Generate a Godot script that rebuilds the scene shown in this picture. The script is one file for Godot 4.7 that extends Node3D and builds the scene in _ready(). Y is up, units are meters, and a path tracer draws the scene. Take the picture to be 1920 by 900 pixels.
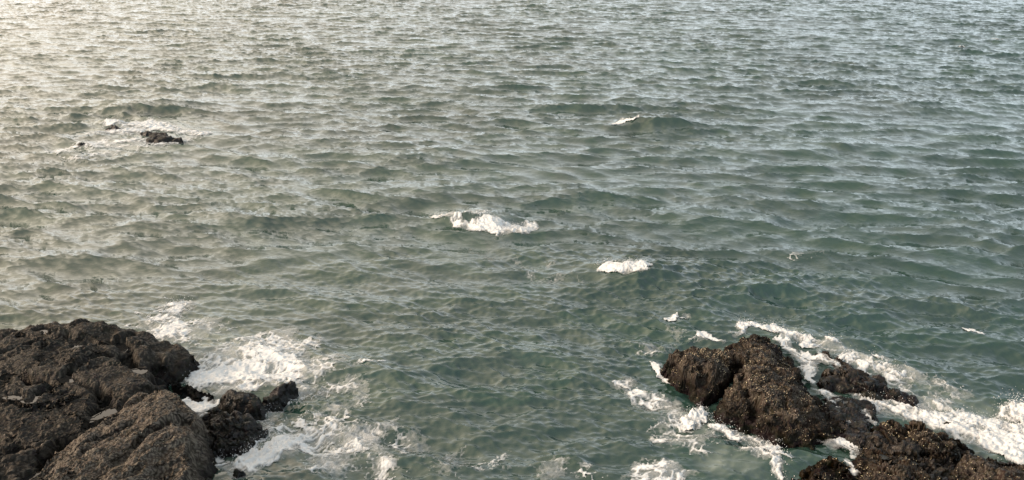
extends Node3D

# A choppy green sea under a hazy evening sky, seen from a low cliff, with wet basalt ledges in the near corners.
const EYE := 9.0                      # metres of the camera above the mean sea level
const LONG_TILE := 89.0               # metres on a side of the wind-wave field
const SHORT_TILE := 12.7              # metres on a side of the ripple field
const N := 512
var long_h: PackedFloat32Array
var long_x: PackedFloat32Array
var long_z: PackedFloat32Array
var short_h: PackedFloat32Array
var short_x: PackedFloat32Array
var short_z: PackedFloat32Array
var gusts: FastNoiseLite
var mottle: FastNoiseLite
var lace_wide: FastNoiseLite
var lace_fine: FastNoiseLite
var lace_bend: FastNoiseLite
var froth: FastNoiseLite
var crests := []                      # single waves: [x, z, height, half length, front width, back width, turn]
var calm := []                        # [x, z, radius, share of the waves that the rocks take away]
var milky := []                       # strokes of aerated water
var taken := {}


func _ready() -> void:
	# ---- camera, sky, sun, exposure
	var cam := Camera3D.new()
	cam.name = "camera"
	cam.position = Vector3(0, EYE, 0)
	cam.rotation_degrees = Vector3(-21.6, 0, 0)
	cam.fov = 32.07
	cam.near = 0.1
	cam.far = 9000.0
	add_child(cam)
	cam.current = true
	var env := Environment.new()
	env.background_mode = Environment.BG_SKY
	env.sky = Sky.new()
	env.sky.sky_material = hazy_sky(Vector3(-0.85, 0.40, -0.40).normalized())
	env.tonemap_mode = Environment.TONE_MAPPER_LINEAR
	env.tonemap_exposure = 1.02
	env.sdfgi_enabled = true
	env.ssao_enabled = true
	env.ssil_enabled = true
	var around := WorldEnvironment.new()
	around.name = "environment"
	around.environment = env
	add_child(around)
	var sun := DirectionalLight3D.new()
	sun.name = "sun"
	sun.light_color = Color(1.0, 0.90, 0.79)
	sun.light_energy = 1.5
	sun.light_angular_distance = 13.0
	sun.shadow_enabled = true
	add_child(sun)
	sun.look_at_from_position(Vector3(-0.90, 0.36, 0.27), Vector3.ZERO)

	# ---- the sea
	tune_noise()
	wave_field(LONG_TILE, 2.3, 0.55, 60.0, 0.064, 11, true)
	wave_field(SHORT_TILE, 1.4, 0.09, 0.55, 0.0150, 12, false)
	calm = [[4.53, -14.71, 2.2, 0.75], [6.72, -14.36, 2.4, 0.85], [7.45, -12.97, 2.4, 0.8], [5.73, -12.83, 1.8, 0.7], [-8.73, -15.51, 5.6, 0.9], [-5.32, -13.48, 1.8, 0.7], [-15.09, -34.91, 3.4, 0.92]]
	place_crests()
	place_milky()
	build_sea()

	# ---- rocks
	build_rocks()

	# ---- foam and breakers
	build_foam()


# ------------------------------------------------------------------ helpers

func numbered(called: String) -> String:
	var n: int = taken.get(called, 0)
	taken[called] = n + 1
	return called if n == 0 else "%s_%03d" % [called, n]


func tag(o: Node, label: String, category: String, group := "", kind := "") -> void:
	o.set_meta("label", label)
	o.set_meta("category", category)
	if group:
		o.set_meta("group", group)
	if kind:
		o.set_meta("kind", kind)


func each(count: int, work: Callable) -> void:
	var id := WorkerThreadPool.add_group_task(work, count, -1, true)
	WorkerThreadPool.wait_for_group_task_completion(id)


func noise(s: int, frequency: float, kind := FastNoiseLite.TYPE_SIMPLEX_SMOOTH, fractal := FastNoiseLite.FRACTAL_NONE, octaves := 1) -> FastNoiseLite:
	var f := FastNoiseLite.new()
	f.seed = s
	f.frequency = frequency
	f.noise_type = kind
	f.fractal_type = fractal
	f.fractal_octaves = octaves
	return f


func tune_noise() -> void:
	gusts = noise(3, 0.06, FastNoiseLite.TYPE_SIMPLEX_SMOOTH, FastNoiseLite.FRACTAL_FBM, 3)
	mottle = noise(4, 0.22, FastNoiseLite.TYPE_SIMPLEX_SMOOTH, FastNoiseLite.FRACTAL_FBM, 3)
	lace_wide = noise(5, 3.6, FastNoiseLite.TYPE_CELLULAR)
	lace_wide.cellular_return_type = FastNoiseLite.RETURN_DISTANCE2_SUB
	lace_fine = noise(6, 10.5, FastNoiseLite.TYPE_CELLULAR)
	lace_fine.cellular_return_type = FastNoiseLite.RETURN_DISTANCE2_SUB
	lace_bend = noise(7, 1.1, FastNoiseLite.TYPE_SIMPLEX_SMOOTH, FastNoiseLite.FRACTAL_FBM, 4)
	froth = noise(8, 7.0, FastNoiseLite.TYPE_SIMPLEX_SMOOTH, FastNoiseLite.FRACTAL_FBM, 3)


func hazy_sky(sun_at: Vector3) -> PanoramaSkyMaterial:
	# Even evening haze: blue grey, warmer and brighter towards the low sun.
	var w := 512
	var h := 256
	var im := Image.create(w, h, false, Image.FORMAT_RGBF)
	var cloud := noise(31, 1.6, FastNoiseLite.TYPE_SIMPLEX_SMOOTH, FastNoiseLite.FRACTAL_FBM, 4)
	for y in h:
		var up := PI * (0.5 - (y + 0.5) / h)
		for x in w:
			var az := TAU * (x + 0.5) / w
			var d := Vector3(sin(az) * cos(up), sin(up), -cos(az) * cos(up))
			var e := maxf(d.y, 0.0)
			var c := Vector3(0.54, 0.63, 0.69).lerp(Vector3(0.155, 0.20, 0.235), pow(clampf(e / 0.9, 0.0, 1.0), 0.55))
			var a := acos(clampf(d.dot(sun_at), -1, 1))
			c += Vector3(1.0, 0.70, 0.40) * (0.76 * exp(-a * a / 0.85) + 0.10 * exp(-a / 0.9)) * (0.62 + 0.38 * smoothstep(0.0, 0.35, e))
			c *= 1.0 + 0.10 * cloud.get_noise_3d(d.x, d.y * 2.5, d.z)
			im.set_pixel(x, y, Color(c.x, c.y, c.z))
	var m := PanoramaSkyMaterial.new()
	m.panorama = ImageTexture.create_from_image(im)
	m.energy_multiplier = 2.5
	return m


# ------------------------------------------------------------------ waves

func wave_field(size: float, peak: float, shortest: float, longest: float, rms: float, seed_: int, is_long: bool) -> void:
	# A wind-sea spectrum turned into heights and sideways pushes by an inverse Fourier transform.
	var rng := RandomNumberGenerator.new()
	rng.seed = seed_
	var hr := []
	var hi := []
	var xr := []
	var xi := []
	for j in N:
		var a := PackedFloat32Array()
		a.resize(N)
		hr.append(a)
		hi.append(a.duplicate())
		xr.append(a.duplicate())
		xi.append(a.duplicate())
	var kp := TAU / peak
	var travel := Vector2(-0.16, 1.0).normalized()
	for j in N:
		var mj := j if j < N / 2 else j - N
		var r: PackedFloat32Array = hr[j]
		var q: PackedFloat32Array = hi[j]
		for i in N:
			var mi := i if i < N / 2 else i - N
			var g1 := rng.randfn()
			var g2 := rng.randfn()
			if (mi == 0 and mj == 0) or mi == -N / 2 or mj == -N / 2:
				continue
			var kx := TAU * mi / size
			var kz := TAU * mj / size
			var k := sqrt(kx * kx + kz * kz)
			var wl := TAU / k
			if wl < shortest or wl > longest:
				continue
			var s := pow(k, -3.75) * exp(-1.0 * (kp / k) * (kp / k))
			var c := (kx * travel.x + kz * travel.y) / k
			var narrow := clampf(wl / peak, 0.0, 1.0)
			s *= lerpf(0.06 + 0.94 * pow(c, 4.0), 0.01 + 0.99 * pow(c, 10.0), sqrt(narrow))
			if is_long:   # a low swell under the wind waves
				s += 2.4 * pow(kp, -3.75) * exp(-pow((wl - 7.0) / 2.0, 2.0)) * pow(c, 16.0)
			s *= smoothstep(shortest, shortest * 1.5, wl)
			var a := sqrt(s)
			r[i] = g1 * a
			q[i] = g2 * a
		hr[j] = r
		hi[j] = q
	# heights + i * push_x in one transform, push_z in another; take the real field as (H(k) + conj H(-k)) / 2
	var sr := []
	var si := []
	for j in N:
		var a: PackedFloat32Array = hr[0].duplicate()
		var b: PackedFloat32Array = hr[0].duplicate()
		var cx: PackedFloat32Array = hr[0].duplicate()
		var cz: PackedFloat32Array = hr[0].duplicate()
		var nj := (N - j) % N
		var p: PackedFloat32Array = hr[j]
		var q: PackedFloat32Array = hi[j]
		var pn: PackedFloat32Array = hr[nj]
		var qn: PackedFloat32Array = hi[nj]
		var mj := j if j < N / 2 else j - N
		for i in N:
			var ni := (N - i) % N
			var mi := i if i < N / 2 else i - N
			var re := (p[i] + pn[ni]) * 0.5
			var im := (q[i] - qn[ni]) * 0.5
			var k := sqrt(float(mi * mi + mj * mj))
			var ux := mi / k if k > 0 else 0.0
			var uz := mj / k if k > 0 else 0.0
			# push = -i k/|k| H : (re, im) -> (im u, -re u)
			var pxr := im * ux
			var pxi := -re * ux
			a[i] = re - pxi
			b[i] = im + pxr
			cx[i] = im * uz
			cz[i] = -re * uz
		sr.append(a)
		si.append(b)
		xr[j] = cx
		xi[j] = cz
	inverse_transform(sr, si)
	inverse_transform(xr, xi)
	var fh := PackedFloat32Array()
	var fx := PackedFloat32Array()
	var fz := PackedFloat32Array()
	for j in N:
		fh.append_array(sr[j])
		fx.append_array(si[j])
		fz.append_array(xr[j])
	var sum := 0.0
	for i in range(0, N * N, 7):
		sum += fh[i] * fh[i]
	var gain := rms / sqrt(sum / ceili(N * N / 7.0))
	for i in N * N:
		fh[i] *= gain
		fx[i] *= gain
		fz[i] *= gain
	if is_long:
		long_h = fh
		long_x = fx
		long_z = fz
	else:
		short_h = fh
		short_x = fx
		short_z = fz


func inverse_transform(re: Array, im: Array) -> void:
	var cs := PackedFloat32Array()
	var sn := PackedFloat32Array()
	for i in N / 2:
		cs.append(cos(TAU * i / N))
		sn.append(sin(TAU * i / N))
	var swap := PackedInt32Array()
	for i in N:
		var v := 0
		for b in 9:
			if i & (1 << b):
				v |= 1 << (8 - b)
		swap.append(v)
	for turn in 2:
		each(N, func(row: int) -> void:
			var r0: PackedFloat32Array = re[row]
			var i0: PackedFloat32Array = im[row]
			var r := r0.duplicate()
			var q := i0.duplicate()
			for i in N:
				r[i] = r0[swap[i]]
				q[i] = i0[swap[i]]
			var half := 1
			while half < N:
				var step := N / (half * 2)
				for s in range(0, N, half * 2):
					var w := 0
					for i in range(s, s + half):
						var o := i + half
						var c := cs[w]
						var d := sn[w]
						var tr := r[o] * c - q[o] * d
						var ti := r[o] * d + q[o] * c
						r[o] = r[i] - tr
						q[o] = q[i] - ti
						r[i] += tr
						q[i] += ti
						w += step
				half *= 2
			re[row] = r
			im[row] = q)
		if turn == 0:
			for a in [re, im]:
				var rows := []
				for j in N:
					var t := PackedFloat32Array()
					t.resize(N)
					rows.append(t)
				each(N, func(j: int) -> void:
					var t := PackedFloat32Array()
					t.resize(N)
					for i in N:
						t[i] = a[i][j]
					rows[j] = t)
				for j in N:
					a[j] = rows[j]
	# after the second pass rows run along x with columns transposed: turn them back
	for a in [re, im]:
		var rows := []
		rows.resize(N)
		each(N, func(j: int) -> void:
			var t := PackedFloat32Array()
			t.resize(N)
			for i in N:
				t[i] = a[i][j]
			rows[j] = t)
		for j in N:
			a[j] = rows[j]


func sea_at(x: float, z: float, fine: float) -> Vector3:
	# Where the point of still water at (x, z) stands among the waves; fine 0..1 fades the ripples out.
	var gust := gusts.get_noise_2d(x, z)
	var u := x / LONG_TILE * N
	var v := z / LONG_TILE * N
	var iu := floori(u)
	var iv := floori(v)
	var a := u - iu
	var b := v - iv
	a = a * a * (3.0 - 2.0 * a) * 0.5 + a * 0.5
	b = b * b * (3.0 - 2.0 * b) * 0.5 + b * 0.5
	var i0 := posmod(iu, N)
	var i1 := (i0 + 1) % N
	var j0 := posmod(iv, N) * N
	var j1 := (j0 + N) % (N * N)
	var p := i0 + j0
	var q := i1 + j0
	var r := i0 + j1
	var s := i1 + j1
	var w0 := (1.0 - a) * (1.0 - b)
	var w1 := a * (1.0 - b)
	var w2 := (1.0 - a) * b
	var w3 := a * b
	var amp := (1.0 + 0.35 * gust) * lerpf(1.0, 0.92, smoothstep(20.0, 70.0, -z))
	for c in calm:
		var off: float = ((x - c[0]) * (x - c[0]) + (z - c[1]) * (z - c[1])) / (c[2] * c[2])
		if off < 1.0:
			amp *= 1.0 - c[3] * (1.0 - off) * (1.0 - off)
	var h := (long_h[p] * w0 + long_h[q] * w1 + long_h[r] * w2 + long_h[s] * w3) * amp
	var dx := (long_x[p] * w0 + long_x[q] * w1 + long_x[r] * w2 + long_x[s] * w3) * amp * -0.62
	var dz := (long_z[p] * w0 + long_z[q] * w1 + long_z[r] * w2 + long_z[s] * w3) * amp * -0.62
	for c in crests:
		var ox: float = x - c[0]
		if absf(ox) > c[3] * 2.2:
			continue
		var oz: float = z - c[1] - ox * c[6]
		if absf(oz) > 4.0:
			continue
		oz += 0.25 * mottle.get_noise_2d(x * 3.0, c[1])
		var along := exp(-ox * ox / (c[3] * c[3]) * 1.4)
		var width: float = c[4] if oz > 0.0 else c[5]
		var e: float = exp(-oz * oz / (width * width)) * along * c[2]
		h += e
		dz += e * 0.2
	if fine > 0.0:
		u = x / SHORT_TILE * N
		v = z / SHORT_TILE * N
		iu = floori(u)
		iv = floori(v)
		a = u - iu
		b = v - iv
		i0 = posmod(iu, N)
		i1 = (i0 + 1) % N
		j0 = posmod(iv, N) * N
		j1 = (j0 + N) % (N * N)
		p = i0 + j0
		q = i1 + j0
		r = i0 + j1
		s = i1 + j1
		w0 = (1.0 - a) * (1.0 - b)
		w1 = a * (1.0 - b)
		w2 = (1.0 - a) * b
		w3 = a * b
		amp = fine * (1.0 + 0.6 * gust + 0.5 * mottle.get_noise_2d(x, z) + 0.8 * h)
		h += (short_h[p] * w0 + short_h[q] * w1 + short_h[r] * w2 + short_h[s] * w3) * amp
		dx += (short_x[p] * w0 + short_x[q] * w1 + short_x[r] * w2 + short_x[s] * w3) * amp * -0.55
		dz += (short_z[p] * w0 + short_z[q] * w1 + short_z[r] * w2 + short_z[s] * w3) * amp * -0.55
	return Vector3(x + dx, h, z + dz)


func place_crests() -> void:
	for c in [
		[-0.89, -23.84, 0.42, 1.25, 0.36, 1.2, 0.05], [3.20, -19.89, 0.38, 1.7, 0.5, 1.3, 0.02], [5.96, -19.24, 0.22, 2.4, 0.55, 1.4, 0.1],
		[6.49, -36.20, 0.34, 2, 0.7, 2.4, 0.14], [6.28, -40.50, 0.16, 4.5, 0.7, 2.2, 0.04], [-17.45, -39.34, 0.4, 3, 0.8, 2.4, 0],
		[4.43, -17.75, 0.16, 1, 0.5, 1, 0], [12.34, -32.27, 0.16, 4, 0.7, 2, 0.12], [7.01, -24.55, 0.18, 2.8, 0.6, 1.5, 0.05],
		[20.65, -39.91, 0.17, 4.5, 0.8, 2, 0.08], [-2.40, -27.49, 0.18, 2.2, 0.6, 1.4, -0.1], [2.15, -26.63, 0.2, 2.2, 0.6, 1.4, 0.1],
		[-7.61, -24.31, 0.18, 2.6, 0.6, 1.5, -0.12], [-3.50, -31.12, 0.17, 3.4, 0.7, 1.8, 0], [-11.65, -21.91, 0.18, 2, 0.6, 1.3, -0.15],
		[-2.37, -14.55, 0.18, 1.3, 0.5, 1, 0.05], [14.28, -23.16, 0.2, 2.4, 0.7, 1.5, 0.1],
		[9.15, -18.77, 0.18, 2.2, 0.6, 1.2, 0.1], [-1.16, -45.10, 0.16, 4, 0.8, 2, 0]]:
		crests.append(c)


# Strokes: each [x, z, radius in metres, strength], joined in order to the next of the same list.
func stroke_strength(strokes: Array, x: float, z: float) -> float:
	var best := 0.0
	for line in strokes:
		for i in maxi(1, line.size() - 1):
			var a: Array = line[i]
			var b: Array = line[mini(i + 1, line.size() - 1)]
			var abx: float = b[0] - a[0]
			var abz: float = b[1] - a[1]
			var l := abx * abx + abz * abz
			var t := clampf(((x - a[0]) * abx + (z - a[1]) * abz) / l, 0.0, 1.0) if l > 0.0 else 0.0
			var ox: float = x - a[0] - abx * t
			var oz: float = z - a[1] - abz * t
			var r: float = lerpf(a[2], b[2], t)
			var d := (ox * ox + oz * oz) / (r * r)
			if d < 1.0:
				best = maxf(best, lerpf(a[3], b[3], t) * (1.0 - d) * (1.0 - d * 0.3))
	return best


func place_milky() -> void:
	milky = [
		[[-7.86, -17.16, 0.9, 0.6], [-6.84, -16.21, 1.3, 0.9], [-5.60, -15.77, 1.5, 1], [-4.42, -15.35, 1, 0.6]],
		[[-4.57, -12.23, 0.7, 0.8], [-4.01, -12.83, 0.9, 0.8], [-3.02, -12.47, 0.8, 0.5]],
		[[3.65, -12.12, 0.5, 0.7], [4.12, -11.96, 0.4, 0.4]],
		[[5.58, -17.42, 0.5, 0.5], [7.20, -16.33, 0.6, 0.5], [8.19, -14.12, 0.9, 0.8], [9.18, -12.69, 1.4, 1]],
		[[3.32, -13.26, 0.5, 0.5], [2.78, -13.87, 0.6, 0.3]],
		[[-2.52, -25.45, 0.5, 0.4], [-0.09, -23.92, 0.6, 0.6]],
		[[-18.12, -36.90, 1.4, 0.8], [-15.87, -36.28, 2.4, 1], [-13.73, -35.10, 1.4, 0.7]],
		[[-18.07, -32.77, 1.4, 0.6], [-15.44, -32.94, 1.6, 0.7]]]


func build_sea() -> void:
	# One sheet from the foot of the cliff to the horizon, finer where it is near.
	var angles := PackedFloat32Array()
	var t := -1.9
	while t < 1.9:
		angles.append(t)
		t += 0.00125 if absf(t) < 0.66 else lerpf(0.00125, 0.05, clampf((absf(t) - 0.66) / 0.3, 0.0, 1.0))
	var reach := PackedFloat32Array()
	var r := 9.3
	while r < 140.0:
		reach.append(r)
		r += clampf(r * r * 0.000135, 0.022, 5.0) * (1.0 if r < 30.0 else 30.0 / r if r < 102.0 else 0.5 * r / 102.0)
	while r < 6000.0:
		reach.append(r)
		r *= 1.06
	reach.append(6000.0)
	var nc := angles.size()
	var nr := reach.size()
	var rows := []
	var tints := []
	rows.resize(nr)
	tints.resize(nr)
	var facing := []       # true slopes of the water where the sheet is too coarse to show its ripples
	facing.resize(nr)
	each(nr, func(j: int) -> void:
		var p := PackedVector3Array()
		var c := PackedColorArray()
		var ns := PackedVector3Array()
		p.resize(nc)
		c.resize(nc)
		var d := reach[j]
		var gap := reach[j] - reach[maxi(j - 1, 0)]
		var fine := clampf(1.15 - gap / 0.9, 0.0, 1.0)
		for i in nc:
			var x := sin(angles[i]) * d
			var z := -cos(angles[i]) * d
			if d < 400.0 and absf(angles[i]) < 1.2:
				p[i] = sea_at(x, z, fine)
			else:
				p[i] = Vector3(x, 0, z)
			var s := stroke_strength(milky, x, z) if d < 50.0 else 0.0
			if s > 0.0:
				s = clampf(s * (0.75 + 0.9 * lace_bend.get_noise_2d(x * 1.5, z * 1.5)), 0.0, 1.0)
			var m := 1.0 + 0.25 * mottle.get_noise_2d(x * 0.3, z * 0.3)
			c[i] = Color(0.023 * m, 0.048 * m, 0.039 * m).lerp(Color(0.16, 0.19, 0.165), s)
		if d > 22.0 and d < 125.0:
			ns.resize(nc)
			for i in nc:
				ns[i] = Vector3.UP
				if absf(angles[i]) < 0.75:
					var x := sin(angles[i]) * d
					var z := -cos(angles[i]) * d
					var o := sea_at(x, z, 0.45)
					var k := (sea_at(x, z + 0.13, 0.45) - o).cross(sea_at(x + 0.13, z, 0.45) - o)
					ns[i] = k.normalized() if k.y > 0.0 else Vector3.UP
		facing[j] = ns
		rows[j] = p
		tints[j] = c)
	var m := StandardMaterial3D.new()
	m.resource_name = "sea_water"
	m.vertex_color_use_as_albedo = true
	m.roughness = 0.075
	m.metallic_specular = 0.58
	var bump := Image.create(N, N, false, Image.FORMAT_RF)
	var bytes := short_h.duplicate()
	for i in bytes.size():
		bytes[i] = bytes[i] * 12.0 + 0.5
	bump.set_data(N, N, false, Image.FORMAT_RF, bytes.to_byte_array())
	m.heightmap_enabled = true
	m.heightmap_texture = ImageTexture.create_from_image(bump)
	m.heightmap_scale = 0.3
	m.uv1_scale = Vector3(1.0 / 3.7, 1.0 / 3.7, 1)
	var o := MeshInstance3D.new()
	o.name = "sea"
	o.mesh = grid_mesh(rows, tints, [], m, facing)
	tag(o, "choppy green grey sea reaching from the ledges into the hazy distance", "sea", "", "structure")
	add_child(o)


func grid_mesh(rows: Array, tints: Array, keep: Array, material: Material, facing := []) -> ArrayMesh:
	# A mesh from rows of points; a cell is kept where all its corners are (keep may be empty).
	var nr := rows.size()
	var nc: int = rows[0].size()
	var first: PackedVector3Array = rows[0]
	var last: PackedVector3Array = rows[nr - 1]
	var way := 1.0 if (last[nc / 2] - first[nc / 2]).cross(first[nc / 2 + 1] - first[nc / 2 - 1]).y > 0.0 else -1.0
	var normals := []
	var faces := []
	normals.resize(nr)
	faces.resize(nr)
	each(nr, func(j: int) -> void:
		var a: PackedVector3Array = rows[maxi(j - 1, 0)]
		var b: PackedVector3Array = rows[mini(j + 1, nr - 1)]
		var p: PackedVector3Array = rows[j]
		var n := PackedVector3Array()
		n.resize(nc)
		for i in nc:
			var k := (b[i] - a[i]).cross(p[mini(i + 1, nc - 1)] - p[maxi(i - 1, 0)])
			n[i] = k.normalized() * way
		normals[j] = facing[j] if facing and facing[j] else n
		var f := PackedInt32Array()
		if j < nr - 1:
			var q: PackedVector3Array = rows[j + 1]
			var k0: PackedByteArray = keep[j] if keep else PackedByteArray()
			var k1: PackedByteArray = keep[j + 1] if keep else PackedByteArray()
			var up := way > 0.0
			for i in nc - 1:
				if keep and (k0[i] + k0[i + 1] + k1[i] + k1[i + 1] < 4):
					continue
				var v := j * nc + i
				if up:
					f.append_array([v, v + 1, v + nc, v + 1, v + nc + 1, v + nc])
				else:
					f.append_array([v, v + nc, v + 1, v + 1, v + nc, v + nc + 1])
		faces[j] = f)
	var points := PackedVector3Array()
	var directions := PackedVector3Array()
	var colors := PackedColorArray()
	var places := PackedVector2Array()
	var index := PackedInt32Array()
	for j in nr:
		points.append_array(rows[j])
		directions.append_array(normals[j])
		if tints:
			colors.append_array(tints[j])
		index.append_array(faces[j])
	if keep:   # leave out the points that no cell uses
		var renamed := PackedInt32Array()
		renamed.resize(points.size())
		renamed.fill(-1)
		var p2 := PackedVector3Array()
		var d2 := PackedVector3Array()
		var c2 := PackedColorArray()
		for k in index.size():
			var v := index[k]
			if renamed[v] < 0:
				renamed[v] = p2.size()
				p2.append(points[v])
				d2.append(directions[v])
				if tints:
					c2.append(colors[v])
			index[k] = renamed[v]
		points = p2
		directions = d2
		colors = c2
	places.resize(points.size())
	for k in points.size():
		places[k] = Vector2(points[k].x, points[k].z)
	var a := []
	a.resize(Mesh.ARRAY_MAX)
	a[Mesh.ARRAY_VERTEX] = points
	a[Mesh.ARRAY_NORMAL] = directions
	a[Mesh.ARRAY_TEX_UV] = places
	if tints:
		a[Mesh.ARRAY_COLOR] = colors
	a[Mesh.ARRAY_INDEX] = index
	var mesh := ArrayMesh.new()
	if index.size() == 0:
		return mesh
	mesh.add_surface_from_arrays(Mesh.PRIMITIVE_TRIANGLES, a)
	mesh.surface_set_material(0, material)
	return mesh


var rock_cracks := []     # polylines of [x, z, half width, depth]
var pools := []           # [x, z, half length, half width, turn, level]
var crag: FastNoiseLite
var plates: FastNoiseLite
var grit: FastNoiseLite
var bend: FastNoiseLite
var strata: FastNoiseLite
var rugged: FastNoiseLite
var blotch: FastNoiseLite
var chipped: ImageTexture
var blocks: FastNoiseLite
var dry_rock: StandardMaterial3D
var wet_rock: StandardMaterial3D


func rock_material(called: String, roughness_low: float, roughness_high: float, relief: float, specular: float) -> StandardMaterial3D:
	var m := StandardMaterial3D.new()
	m.resource_name = called
	m.vertex_color_use_as_albedo = true
	m.uv1_triplanar = true
	m.uv1_world_triplanar = true
	m.uv1_scale = Vector3.ONE * 0.9
	m.heightmap_enabled = true
	m.heightmap_texture = chipped
	m.heightmap_scale = relief
	var g := NoiseTexture2D.new()
	g.width = 512
	g.height = 512
	g.seamless = true
	g.noise = noise(52, 0.10, FastNoiseLite.TYPE_SIMPLEX_SMOOTH, FastNoiseLite.FRACTAL_FBM, 5)
	var ramp := Gradient.new()
	ramp.set_color(0, Color(roughness_low, roughness_low, roughness_low))
	ramp.set_color(1, Color(roughness_high, roughness_high, roughness_high))
	ramp.set_offset(0, 0.3)
	ramp.set_offset(1, 0.7)
	g.color_ramp = ramp
	m.roughness_texture = g
	m.roughness = 1.0
	m.metallic_specular = specular
	return m


func chipped_stone() -> ImageTexture:
	# Relief of broken stone as heights in full precision: small facets, pits and grain; repeats without a seam.
	var n := 512
	var grain := noise(51, 0.05, FastNoiseLite.TYPE_SIMPLEX_SMOOTH, FastNoiseLite.FRACTAL_FBM, 4)
	var chips := noise(53, 0.045, FastNoiseLite.TYPE_CELLULAR)
	chips.cellular_return_type = FastNoiseLite.RETURN_DISTANCE2_SUB
	chips.domain_warp_enabled = true
	chips.domain_warp_amplitude = 12.0
	chips.domain_warp_frequency = 0.03
	var chunks := noise(54, 0.02, FastNoiseLite.TYPE_CELLULAR)
	chunks.cellular_return_type = FastNoiseLite.RETURN_DISTANCE2_SUB
	chunks.domain_warp_enabled = true
	chunks.domain_warp_amplitude = 20.0
	chunks.domain_warp_frequency = 0.015
	var at := func(x: float, y: float) -> float:
		return 0.34 * grain.get_noise_2d(x, y) + 0.30 * minf(chips.get_noise_2d(x, y) + 1.0, 0.5) + 0.5 * minf(chunks.get_noise_2d(x, y) + 1.0, 0.5)
	var rows := []
	rows.resize(n)
	each(n, func(y: int) -> void:
		var row := PackedFloat32Array()
		row.resize(n)
		var fy := clampf((y - (n - 96)) / 96.0, 0.0, 1.0)
		for x in n:
			var fx := clampf((x - (n - 96)) / 96.0, 0.0, 1.0)
			var v: float = at.call(x, y)
			if fx > 0.0:
				v = lerpf(v, at.call(x - n, y), fx)
			if fy > 0.0:
				var w: float = at.call(x, y - n)
				if fx > 0.0:
					w = lerpf(w, at.call(x - n, y - n), fx)
				v = lerpf(v, w, fy)
			row[x] = v + 0.3
		rows[y] = row)
	var all := PackedFloat32Array()
	for row in rows:
		all.append_array(row)
	return ImageTexture.create_from_image(Image.create_from_data(n, n, false, Image.FORMAT_RF, all.to_byte_array()))


func edge_distance(shape: PackedVector3Array, x: float, z: float) -> float:
	# Metres inside (positive) or outside (negative) the outline.
	var best := 1e9
	var inside := false
	var n := shape.size()
	var b := shape[n - 1]
	for i in n:
		var a := shape[i]
		var ex := b.x - a.x
		var ez := b.z - a.z
		var t := clampf(((x - a.x) * ex + (z - a.z) * ez) / (ex * ex + ez * ez + 1e-9), 0.0, 1.0)
		var ox := x - a.x - ex * t
		var oz := z - a.z - ez * t
		best = minf(best, ox * ox + oz * oz)
		if (a.z > z) != (b.z > z) and x < (b.x - a.x) * (z - a.z) / (b.z - a.z) + a.x:
			inside = not inside
		b = a
	return sqrt(best) if inside else -sqrt(best)


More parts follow.
